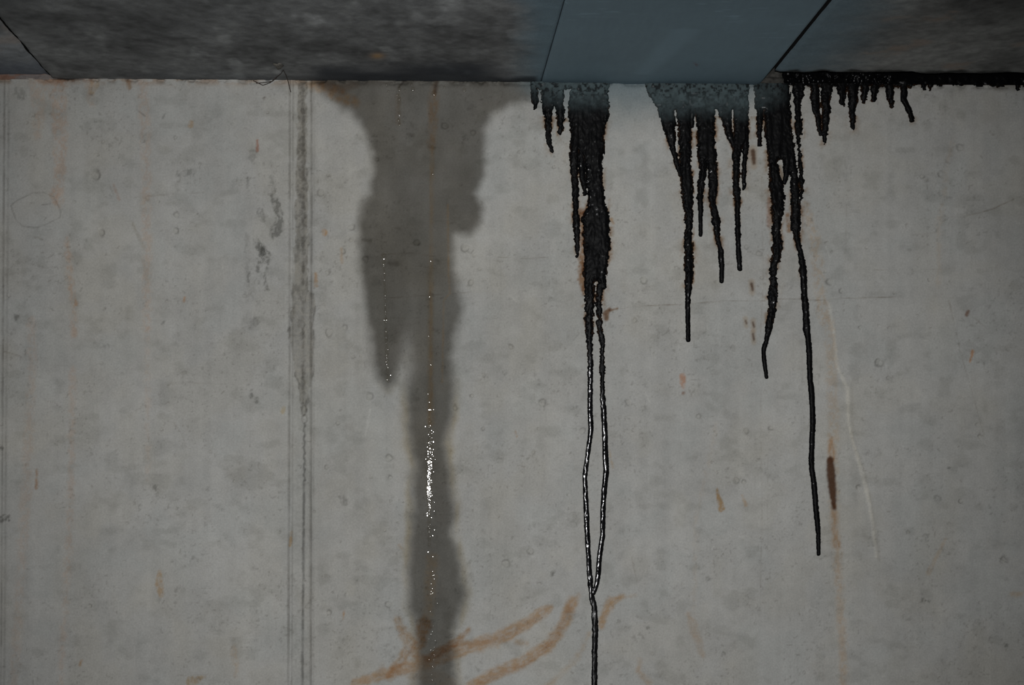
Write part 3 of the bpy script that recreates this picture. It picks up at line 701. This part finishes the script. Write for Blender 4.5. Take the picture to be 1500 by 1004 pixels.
def slab(name, xl, xr, yend, dz, painter, mat, label, side=(.012, .012, .013), edge=0.0, edge_l=0.0, edge_r=0.0, thick=0.22, seed=1):
    xs = np.linspace(xl, xr, max(8, int(min(xr - xl, 3) / .0028)))
    fine = np.arange(-1.05, yend, .0045)
    ys = np.concatenate([np.linspace(-4.9, -1.05, 40)[:-1], fine, [yend]])
    gx_, gy_ = np.meshgrid(xs, ys)
    vx = gx_.copy(); vy = gy_.copy()
    tl = (1 - (vx - xl) / (xr - xl)); tr = (vx - xl) / (xr - xl)
    near = lambda t, w: sstep(1 - w / (xr - xl), 1, t)
    if edge_l:
        vx += near(tl, .03) * (fbm(vy / .05, vy * 0 + seed, 3, seed) - .5) * 2 * edge_l
    if edge_r:
        vx += near(tr, .03) * (fbm(vy / .05, vy * 0 + seed, 3, seed + 4) - .5) * 2 * edge_r
    if edge:
        vy += sstep(yend - .05, yend, gy_) * (fbm(vx / .035, vx * 0 + 3, 4, seed + 8) - .5) * 2 * edge
    zz = (fbm(vx / .06, vy / .06, 4, seed + 2) - .5) * .0022 * (mat is M_SLAB) + dz
    zz = zz + .0025 * (sstep(.996, 1, tl) + sstep(.996, 1, tr))
    p, q = project(vx, vy, ZTOP + zz)
    c, rg = painter(vx, vy, p, q)
    n0 = vx.size
    ny, nx = vx.shape
    v = np.stack([vx, vy, zz], -1).reshape(-1, 3)
    ii = np.arange(n0).reshape(ny, nx)
    f = np.stack([ii[:-1, :-1], ii[1:, :-1], ii[1:, 1:], ii[:-1, 1:]], -1).reshape(-1, 4)
    rim = np.concatenate([ii[0, :], ii[1:, -1], ii[-1, -2::-1], ii[-2:0:-1, 0]])
    lo = v[rim].copy(); up = lo.copy(); up[:, 2] = thick
    n = len(rim); a = n0 + np.arange(n); b = np.roll(a, -1)
    f = np.concatenate([f, np.stack([a, b, b + n, a + n], -1)])
    q0 = n0 + 2 * n
    v = np.concatenate([v, lo, up, [[xl, -4.9, thick], [xr, -4.9, thick], [xr, yend, thick], [xl, yend, thick]]])
    f = np.concatenate([f, [[q0, q0 + 1, q0 + 2, q0 + 3]]])
    col = np.concatenate([np.clip(c, .003, .9), rg[..., None]], -1).reshape(-1, 4)
    sd_ = np.tile([side[0], side[1], side[2], .95], (len(rim), 1))
    col = np.concatenate([col, sd_, sd_, np.tile([.2, .2, .2, .9], (4, 1))])
    me = mesh_np(name, v, f, mat, {'col': col})
    me.polygons.foreach_set('use_smooth', np.concatenate([np.ones((ny - 1) * (nx - 1), bool), np.zeros(n + 1, bool)]))
    return link(name, me, ceiling, label=label)

PAINTC = cc_(45, 56, 62)
def grey_base(x, y, seed, tone):
    m1 = fbm(x / .16, y / .22, 5, seed); m2 = fbm(x / .035, y / .06, 4, seed + 3); m3 = fbm(x / .012, y / .02, 3, seed + 6)
    s = 1 + (m1 - .5) * 1.5 + (m2 - .5) * .6 + (m3 - .5) * .35
    s = s * (1 + (fbm(x / .010, y / .016, 3, seed + 9) - .5) * .6) * (1 - .15 * sstep(.62, .8, fbm(x / .035, y / .03, 3, seed + 12)))
    return np.asarray(tone) * np.clip(s, .25, 2)[..., None] * 1.03
def blend(c, col, a):
    a = np.clip(a, 0, 1)[..., None]
    return c * (1 - a) + np.asarray(col) * a

def paint_main(x, y, p, q):
    c = grey_base(x, y, 201, cc_(52, 53, 53.5))
    c = blend(c, cc_(33, 35, 36), .7 * sstep(.42, .60, fbm(x / .3, y / .4, 3, 207)) * (1 - sstep(230, 420, p)))
    # soaked edge over the wet patch, black dirt further along
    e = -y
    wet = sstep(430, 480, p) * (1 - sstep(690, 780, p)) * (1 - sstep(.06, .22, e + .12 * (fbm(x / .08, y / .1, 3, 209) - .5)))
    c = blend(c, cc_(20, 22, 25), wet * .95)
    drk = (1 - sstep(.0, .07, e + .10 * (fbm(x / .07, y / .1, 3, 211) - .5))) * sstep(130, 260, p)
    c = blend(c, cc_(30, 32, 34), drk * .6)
    # pale plaster dabs
    c = c * (1 + .5 * sstep(.66, .8, fbm(x / .05, y / .14, 3, 213)))[..., None]
    c = blend(c, cc_(80, 62, 40), .7 * np.exp(-(((p - 553) / 9) ** 2 + ((q - 82) / 4) ** 2)))
    # blue-green overspray beside the painted slab
    c = blend(c, PAINTC * .95, sstep(735, 800, p + 26 * (fbm(x / .05, y / .05, 3, 215) - .5)) * .92)
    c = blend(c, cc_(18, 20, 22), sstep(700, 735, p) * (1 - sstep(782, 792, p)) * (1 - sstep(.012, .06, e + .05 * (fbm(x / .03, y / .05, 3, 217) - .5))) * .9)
    return c, np.full(x.shape, .9)
def paint_end(x, y, p, q):
    c = grey_base(x, y, 231, cc_(62, 64, 66))
    c = blend(c, cc_(38, 42, 48), .7 * (1 - sstep(.06, .24, -y + .15 * (fbm(x / .1, y / .1, 3, 233) - .5))))
    c = blend(c, cc_(84, 78, 74), .5 * sstep(.55, .75, fbm(x / .1, y / .12, 3, 235)))
    return c, np.full(x.shape, .9)
def paint_blue(x, y, p, q):
    s = 1 + (fbm(x / .2, y / .3, 4, 241) - .5) * .28 + (fbm(x / .006, y / .05, 3, 243) - .5) * .10
    c = PAINTC * s[..., None]
    rub = sstep(.70, .80, fbm(x / .03, y / .012, 3, 245)) * sstep(.5, .7, fbm(x / .15, y / .3, 2, 247))
    c = blend(c, PAINTC * 1.6, rub * .5)
    d, _ = seg_dist(x, y, [(float(on_wall(935, 119)[0]) * 1.0, -.10, .004), (float(on_wall(935, 119)[0]) + .03, -.45, .012)])
    c = blend(c, PAINTC * 1.35, (1 - sstep(0, .02, d)) * .5)
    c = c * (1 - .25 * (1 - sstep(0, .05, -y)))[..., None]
    c = blend(c, cc_(40, 20, 18), .9 * np.exp(-(((p - 1017) / 4.5) ** 2 + ((q - 95) / 2.6) ** 2)) * sstep(.3, .6, fbm(x / .004, y / .01, 2, 249)))
    return c, np.full(x.shape, .7)
def paint_right(x, y, p, q):
    c = grey_base(x, y, 261, cc_(47, 47.5, 47))
    c = blend(c, cc_(62, 54, 48), .55 * sstep(.66, .82, fbm(x / .06, y / .09, 4, 263)))
    c = blend(c, PAINTC * .9, (1 - sstep(1150, 1290, p + q * .75 - 80 + 40 * (fbm(x / .06, y / .06, 3, 265) - .5))) * .85)
    ed = -y - .122
    blk = 1 - sstep(.004, .03, ed + .05 * (fbm(x / .025, y / .05, 4, 267) - .45))
    c = blend(c, cc_(9, 9, 9), blk * .95)
    return c, np.full(x.shape, .85)

XJ0 = float(on_wall(74, 108)[0]); XJ1 = float(on_wall(793, 119)[0]); XJ2 = float(on_wall(1114, 121)[0])
slab('ceiling_slab', -3.2, XJ0 - .0062, .30, .0065, paint_end, M_SLAB, 'grey slab at the left end beyond the dark joint', edge_r=.003, seed=3)
slab('ceiling_slab', XJ0 + .0018, XJ1 - .0004, .30, .0, paint_main, M_SLAB, 'broad dark mottled grey slab', edge_l=.003, seed=5)
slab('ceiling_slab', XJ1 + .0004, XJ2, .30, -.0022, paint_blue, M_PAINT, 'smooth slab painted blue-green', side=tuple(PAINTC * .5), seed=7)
slab('ceiling_slab', XJ2 + .0065, 3.4, -.125, -.002, paint_right, M_SLAB, 'brownish grey slab on the right stopping short of the wall', edge=.016, seed=9)

def mortar_bed():
    gx = np.arange(-1.0, XJ0 + .012, .002); gz = np.linspace(-.002, .0078, 8)
    xx, zz = np.meshgrid(gx, gz)
    xx = np.concatenate([np.full((len(gz), 1), -3.2), xx], 1); zz = np.concatenate([zz[:, :1], zz], 1)
    zt = zz * (1 - .75 * sstep(XJ0 - .01, XJ0 + .012, xx))
    yy = .002 - .007 * (fbm(xx / .012, zz / .006, 3, 301) - .3)
    n0 = xx.size; nz, nx = xx.shape; ii = np.arange(n0).reshape(nz, nx)
    v = np.stack([xx, yy, ZTOP + zt], -1).reshape(-1, 3)
    f = np.stack([ii[:-1, :-1], ii[:-1, 1:], ii[1:, 1:], ii[1:, :-1]], -1).reshape(-1, 4)
    rim = np.concatenate([ii[0, :], ii[1:, -1], ii[-1, -2::-1], ii[-2:0:-1, 0]])
    n = len(rim); bk = v[rim].copy(); bk[:, 1] = .25
    f = np.concatenate([f, np.stack([rim, n0 + np.arange(n), n0 + (np.arange(n) + 1) % n, np.roll(rim, -1)], -1)]); v = np.concatenate([v, bk])
    g = fbm(v[:, 0] / .02, v[:, 2] / .008, 4, 303)[:, None]
    c = wc(104, 98, 95) * (1 - sstep(.4, .65, g)) + wc(108, 84, 72) * sstep(.4, .65, g)
    me = mesh_np('mortar_bed', v, f, M_WALL, {'col': np.concatenate([c, np.full((len(v), 1), .9)], -1)})
    link('mortar_bed', me, wall, label='reddish mortar bed under the left slab')
mortar_bed()

# ------------------------------------------------------------------ floor (below the picture)
M_FLOOR = plain_mat('floor_concrete', (.22, .215, .205), .9, .25, 6)
me = mesh_np('floor', [(-3.2, -5, 0), (3.4, -5, 0), (3.4, .32, 0), (-3.2, .32, 0), (-3.2, -5, -.1), (3.4, -5, -.1), (3.4, .32, -.1), (-3.2, .32, -.1)],
             [(0, 1, 2, 3), (7, 6, 5, 4), (0, 4, 5, 1), (1, 5, 6, 2), (2, 6, 7, 3), (3, 7, 4, 0)], M_FLOOR, smooth=False)
link('floor', me, None, kind='structure', label='dusty grey concrete floor in front of the wall')

# ------------------------------------------------------------------ tar runs
TARC = np.array([.0042, .0042, .0046])
def tar_thing(key, name, label, step=.75):
    runs = RUNS[key]
    rws = [r for _, _, rr in runs for r in rr]
    x0, x1 = min(r[1] for r in rws) - 6, max(r[2] for r in rws) + 6
    y0, y1 = 113.0, max(r[0] for r in rws) + 8
    gx = np.arange(x0, x1, step); gy = np.arange(y0, y1, step)
    px, py = np.meshgrid(gx, gy)
    d, own, th, crumb, skew = tar_field(px, py, runs)
    t = np.clip(-d / th, 0, 1)
    prof = np.sqrt(np.clip(1 - (1 - t) ** 2, 0, 1))
    lump = (fbm(px / 8, py / 45, 2, 111) - .5) * 2.6 + (fbm(px / 3, py / 5, 2, 113) - .5) * .55
    bead = (fbm(px / 5, py / 9, 2, 117) - .5) * .8
    wetr = sstep(.75, .3, crumb) * (key == 'A') * sstep(430, 540, py)
    h = prof * (th * (.5 - .2 * wetr) + .5) + prof * (lump * np.clip(crumb, 0, 1.2) * .7 + bead * (1 + .5 * wetr))
    h = h * (1 - .16 * skew * wetr)
    h = np.where(d > 0, -np.clip(d, 0, 2.5) * 1.1, np.maximum(h, .15))
    wx, wz = on_wall(px, py)
    wz = np.minimum(wz, ZTOP - .0006)
    wy = -(h * MM) - .0002
    v = np.stack([wx, wy, wz], -1).reshape(-1, 3)
    gy_, gx_ = np.gradient(wy, -MM * step, MM * step)
    nr = np.stack([gx_, -np.ones_like(gx_), gy_], -1); nr /= np.linalg.norm(nr, axis=-1, keepdims=True)
    # colour: black bitumen, brownish where thin, its upper end sprayed over with the ceiling paint
    c = np.tile(TARC, px.shape + (1,))
    thin = np.clip(1 - t * 3, 0, 1) * sstep(.4, .9, crumb) * sstep(.4, .7, fbm(px / 10, py / 14, 2, 119))
    c = c * (1 - thin[..., None]) + np.array([.035, .017, .008]) * thin[..., None]
    wet = wetr * (1 - .65 * sstep(860, 890, py))          # the fresh, still liquid tails
    glint = sstep(.80, .90, vnoise(px / 3.4, py / 3.4, 127)) * sstep(.5, .7, fbm(px / 25, py / 25, 2, 128))
    rg = .42 - .235 * wet - .2 * glint
    sp = .05 + .45 * wet + .4 * glint * (key != 'D') + .05 * (key == 'A') * sstep(400, 470, py)
    if key != 'D':
        k = {'A': .95, 'B': .95, 'C': .6}[key]
        end = np.interp(px, [770, 795, 835, 880, 950, 1010, 1090, 1105, 1150, 1180], [150, 163, 176, 172, 190, 182, 186, 180, 165, 140])
        pa = k * (1 - sstep(end - 42, end, py + 12 * (fbm(px / 9, py / 9, 3, 121) - .5))) * (.45 + .8 * fbm(px / 7, py / 7, 3, 123)) * (1 - (.3 + .5 * sstep(150, 128, py)) * sstep(.48, .68, fbm(px / 3.2, py / 3.2, 2, 125)))
        if key == 'C':
            pa = pa * (1 - sstep(1128, 1165, px))
        pa = np.clip(pa, 0, 1)
        c = c * (1 - pa[..., None]) + wc(62, 72, 74) * pa[..., None]
        rg = rg * (1 - pa) + .8 * pa
        sp = sp * (1 - pa * .5)
    nz, nx = px.shape
    ii = np.arange(nz * nx).reshape(nz, nx)
    f = np.stack([ii[1:, :-1], ii[1:, 1:], ii[:-1, 1:], ii[:-1, :-1]], -1)
    ins = (d < .35)
    keep = ins[:-1, :-1] | ins[1:, :-1] | ins[:-1, 1:] | ins[1:, 1:]
    of = own[:-1, :-1]
    xr, zr = on_wall((x0 + x1) / 2, 122)
    root = link(name, None, None, label=label, category='tar')
    root.location = (float(xr), 0, ZTOP)
    v = v - np.array([float(xr), 0, ZTOP], )
    ca = np.concatenate([c, rg[..., None]], -1).reshape(-1, 4)
    sa = np.repeat(sp[..., None], 4, -1).reshape(-1, 4)
    for i, (nm, _, _) in enumerate(runs):
        kf = (keep & (of == i)).ravel()
        if kf.sum() < 4:
            continue
        ids, ff = submesh(v, f.reshape(-1, 4), kf)
        me = mesh_np(nm, v[ids], ff, M_TAR, {'col': ca[ids], 'gloss': sa[ids]}, nr.reshape(-1, 3)[ids])
        link(nm, me, root)
    return root

tar_thing('A', 'tar_streak', 'black tar streak with two long glossy tails that join near the bottom')
tar_thing('B', 'tar_streak', 'wide cluster of black tar drips under the middle of the blue-green slab')
tar_thing('C', 'tar_streak', 'black tar streak with two separate long legs below the dark slab joint')
tar_thing('D', 'tar_fringe', 'fringe of short black tar drips along the open gap on the right')

# black mastic bulging in the open gap over the wall
def gap_filler():
    gx = np.concatenate([np.arange(1146, 1720, 1.4), np.linspace(1720, project(3.39, 0, ZTOP)[0], 120)]); gz = np.linspace(-.003, .075, 64)
    px, zz = np.meshgrid(gx, gz)
    wx = on_wall(px, 122)[0]
    u = zz / MM
    l1 = fbm(px / 11, u / 16, 3, 131); l2 = fbm(px / 3.5, u / 6, 3, 133)
    fold = np.abs(np.sin(px / 5.5 + 3 * fbm(px / 20, u / 10, 2, 135))) ** .6
    amt = 1 - sstep(1290, 1340, px)
    wy = .006 - (.012 * (l1 - .35) + .003 * (l2 - .5) + .005 * fold) * (amt * .9 + .25)
    wy = wy + .020 * sstep(.012, .06, zz)
    v = np.stack([wx, wy, ZTOP + zz], -1).reshape(-1, 3)
    nz, nx = px.shape
    ii = np.arange(nz * nx).reshape(nz, nx)
    f = np.stack([ii[:-1, :-1], ii[:-1, 1:], ii[1:, 1:], ii[1:, :-1]], -1).reshape(-1, 4)
    rim = np.concatenate([ii[0, :], ii[1:, -1], ii[-1, -2::-1], ii[-2:0:-1, 0]])
    n0 = len(v); n = len(rim)
    bk = v[rim].copy(); bk[:, 1] = .12
    a = rim; b = np.roll(rim, -1); c = n0 + (np.arange(n) + 1) % n; d = n0 + np.arange(n)
    f = np.concatenate([f, np.stack([a, d, c, b], -1)]); v = np.concatenate([v, bk])
    col = np.tile([.0035, .0035, .004, .27], (len(v), 1))
    root = link('gap_sealant', None, None, label='glossy black lumpy sealant inside the gap above the right part of the wall', category='sealant')
    xr = float(on_wall(1180, 122)[0]); root.location = (xr, 0, ZTOP)
    me = mesh_np('sealant_bead', v - np.array([xr, 0, ZTOP]), f, M_TAR, {'col': col, 'gloss': np.repeat((0.05 + .26 * np.concatenate([amt.ravel(), amt.ravel()[rim]]) * sstep(.45, .7, np.concatenate([l1.ravel(), l1.ravel()[rim]])))[:, None], 4, 1)})
    link('sealant_bead', me, root)
    # a chip of mortar stuck at the corner of the painted slab
    gx = np.arange(1113, 1149, 1.2); gz = np.linspace(-.002, .04, 30)
    px, zz = np.meshgrid(gx, gz)
    wx = on_wall(px, 122)[0]
    wy = .006 - .012 * fbm(px / 9, zz / .008, 3, 141) + .004 * sstep(.01, .012, zz + .002 * vnoise(px / 7, px * 0, 5))
    v = np.stack([wx, wy, ZTOP + zz], -1).reshape(-1, 3)
    nz, nx = px.shape; ii = np.arange(nz * nx).reshape(nz, nx)
    f = np.stack([ii[:-1, :-1], ii[:-1, 1:], ii[1:, 1:], ii[1:, :-1]], -1).reshape(-1, 4)
    rim = np.concatenate([ii[0, :], ii[1:, -1], ii[-1, -2::-1], ii[-2:0:-1, 0]])
    n0 = len(v); n = len(rim); bk = v[rim].copy(); bk[:, 1] = .10
    f = np.concatenate([f, np.stack([rim, n0 + np.arange(n), n0 + (np.arange(n) + 1) % n, np.roll(rim, -1)], -1)]); v = np.concatenate([v, bk])
    g = fbm(np.concatenate([px.ravel(), px.ravel()[rim]]) / 6, np.concatenate([zz.ravel(), zz.ravel()[rim]]) / .006, 3, 143)
    col = np.concatenate([np.array([.055, .053, .048]) * (.3 + 1.5 * g)[:, None] * 1.0, np.full((len(v), 1), .9)], -1)
    me = mesh_np('mortar_chip', v - np.array([xr, 0, ZTOP]), f, M_WALL, {'col': col})
    link('mortar_chip', me, root, label='grey chip of mortar')
gap_filler()

# ------------------------------------------------------------------ water
def water(name, label, rows, amp, step=.6, seed=1, drops=(), group=None):
    """thin rippled film running down the wet concrete"""
    x0, x1 = min(r[1] for r in rows) - 4, max(r[2] for r in rows) + 4
    y0, y1 = rows[0][0] - 3, rows[-1][0] + 3
    px, py = np.meshgrid(np.arange(x0, x1, step), np.arange(y0, y1, step))
    d, h, _ = run_sd(px, py, [(a[0], a[1], a[2]) for a in rows])
    d = d + (fbm(px / 5, py / 7, 3, seed) - .5) * 5
    am = np.interp(py, [r[0] for r in rows], [r[3] for r in rows])
    t = np.clip(-d / 2.5, 0, 1); t = t * t * (3 - 2 * t)
    hh = t * (.5 + amp * am * (fbm(px / 3.6, py / 4.0, 3, seed + 3, .6) - .4))
    wx, wz = on_wall(px, py)
    v = np.stack([wx, -(hh * MM) - .0011 - t * .0003, wz], -1).reshape(-1, 3)
    nz, nx = px.shape; ii = np.arange(nz * nx).reshape(nz, nx)
    f = np.stack([ii[1:, :-1], ii[1:, 1:], ii[:-1, 1:], ii[:-1, :-1]], -1)
    ins = d < 0
    keep = (ins[:-1, :-1] & ins[1:, 1:]).ravel()
    xr, zr = on_wall((x0 + x1) / 2, y1); org = np.array([float(xr), 0, float(zr)])
    ids, ff = submesh(v, f.reshape(-1, 4), keep)
    root = link(name, None, None, label=label, category='water')
    root.location = org
    link('water_film', mesh_np('water_film', v[ids] - org, ff, M_WATER), root)
    dm_ = None
    for k, (x, y, r) in enumerate(drops):
        if dm_ is None:
            vs_ = []; fs_ = []
            for i in range(7):
                a = i / 6 * math.pi / 2
                for j in range(12):
                    b = j / 12 * 2 * math.pi
                    vs_.append((math.sin(a) * math.cos(b) if i else 1e-4 * math.cos(b), -math.cos(a), math.sin(a) * math.sin(b) if i else 1e-4 * math.sin(b)))
            for i in range(6):
                for j in range(12):
                    fs_.append((i * 12 + j, (i + 1) * 12 + j, (i + 1) * 12 + (j + 1) % 12, i * 12 + (j + 1) % 12))
            dm_ = mesh_np('droplet', vs_, fs_, M_WATER)
        o = link('droplet', dm_, root)
        a, b = on_wall(x, y)
        o.location = (float(a) - org[0], -.0012, float(b) - org[2]); r = r * (1.5 if y < 400 else 1.0); kd = float(np.interp(y, [120, 200, 376, 560, 600], [.26, .24, .10, .07, .07]))
        o.scale = (r * MM, r * MM * kd, r * MM * 1.15)
    return root

wr = np.random.default_rng(3)
dr = [(636, 137, 2.6), (634, 254, 1.6), (631, 381, 1.8), (629, 434, 1.6), (628, 492, 1.4), (631, 534, 1.3), (627, 577, 1.4), (629, 589, 1.4)]
dr += [(630 + wr.normal(0, 3.0) + 4 * (y > 835), y, wr.uniform(.9, 2.1) * (.65 if y > 836 else 1)) for y in np.concatenate([np.clip(wr.normal(690, 62, 60), 600, 838), wr.uniform(835, 1003, 30)])]
dr += [(627, 715, 5.2), (628, 709, 3.6), (626.5, 721, 3.4), (628, 677, 3.8), (632, 681, 3), (635, 647, 2.8), (627, 690, 2.8), (627.5, 698, 3), (629, 740, 2.6), (626, 756, 2.8), (627, 661, 2.6), (630, 657, 2.4)]
water('water_trickle', 'glistening trickle of water down the middle of the dark wet stain',
      [(600, 627, 630, .5), (620, 627, 631, 2.0), (645, 626, 634, 1.8), (680, 623, 636, .9), (700, 623, 633, .8), (722, 623, 634, .9), (740, 625, 633, 1.5), (770, 626, 632, 2.4), (800, 627, 631, 2.6)],
      1.0, seed=151, drops=dr)
dr = [(562, 376, 3.2), (562.5, 468, 2.0), (566, 468, 2.0), (565, 485, 1.1), (568, 512, 1.1), (566, 520, 1.2), (565, 530, 1.2), (568, 538, 1.2), (572, 549, 1.7), (567, 556, 1.4)]
water('water_trickle', 'faint short trickle in the left tongue of the wet stain',
      [(376, 561, 564, .2), (470, 563, 567, .3), (520, 564, 569, .4), (558, 566, 571, .5)], .5, seed=161, drops=dr)
dr = [(585, 131, 1.9), (585, 145, 1.7), (584, 150, 1.2), (584, 176, 1.5), (585, 182, 1.5), (605, 131, 2.0), (603, 124, 1.3), (566, 124, 1.3), (569, 134, 1.2), (680, 132, 2.0), (651, 128, 1.3), (593, 132, 1.1), (582, 139, 1.2), (575, 178, 1.0)]
water('water_trickle', 'scattered droplets of seeping water under the slab at the top of the wet stain',
      [(122, 583, 587, .3), (150, 583, 587, .3), (184, 583.5, 586, .2)], 1.0, seed=171, drops=dr)

# ------------------------------------------------------------------ tuft of tie wire at the top of the joint
def wire_tuft():
    root = link('tie_wire', None, None, label='tuft of thin rusty tie wire poking from the slab edge above the vertical joint', category='wire')
    x0, z0 = on_wall(415, 116)
    root.location = (float(x0), -.012, ZTOP)
    m = plain_mat('rusty_wire', (.05, .032, .024), .8, .3, 200)
    M_LUMP = plain_mat('plaster_lump', (.16, .15, .13), .9, .3, 120)
    strands = [[(415, 103, -.10), (411, 108, -.06), (405, 113, -.03), (396, 121, -.014), (385, 125, -.012), (371, 118, -.010)],
               [(415, 103, -.10), (419, 110, -.05), (422, 119, -.02), (424, 128, -.010), (426, 135, -.006)],
               [(405, 114, -.03), (399, 119, -.015), (388, 121, -.008), (375, 122, -.006)]]
    for s in strands:
        cu = bpy.data.curves.new('wire_strand', 'CURVE'); cu.dimensions = '3D'; cu.bevel_depth = .0007; cu.bevel_resolution = 1
        sp = cu.splines.new('POLY'); sp.points.add(len(s) - 1)
        for i, (a, b, y) in enumerate(s):
            r = on_wall(a, b, y)
            sp.points[i].co = (float(r[0]) - float(x0), y + .012, min(float(r[1]), ZTOP - .001) - ZTOP, 1)
        tmp = bpy.data.objects.new('tmp', cu); COL.objects.link(tmp)
        dg = bpy.context.evaluated_depsgraph_get()
        me = bpy.data.meshes.new_from_object(tmp.evaluated_get(dg)); me.name = 'wire_strand'
        bpy.data.objects.remove(tmp); me.materials.append(m)
        link('wire_strand', me, root)
    # dab of plaster the wires hang from
    vs_ = []; fs_ = []
    for i in range(7):
        a = i / 6 * math.pi
        for j in range(10):
            b = j / 10 * 2 * math.pi
            k = 1 + .35 * math.sin(3 * b + i) + .2 * math.cos(5 * b - 2 * i)
            vs_.append((math.sin(a) * math.cos(b) * .007 * k, -.125 + math.sin(a) * math.sin(b) * .022 * k, -.001 - .004 * math.cos(a)))
    for i in range(6):
        for j in range(10):
            fs_.append((i * 10 + j, i * 10 + (j + 1) % 10, (i + 1) * 10 + (j + 1) % 10, (i + 1) * 10 + j))
    link('plaster_dab', mesh_np('plaster_dab', vs_, fs_, M_LUMP), root)
wire_tuft()
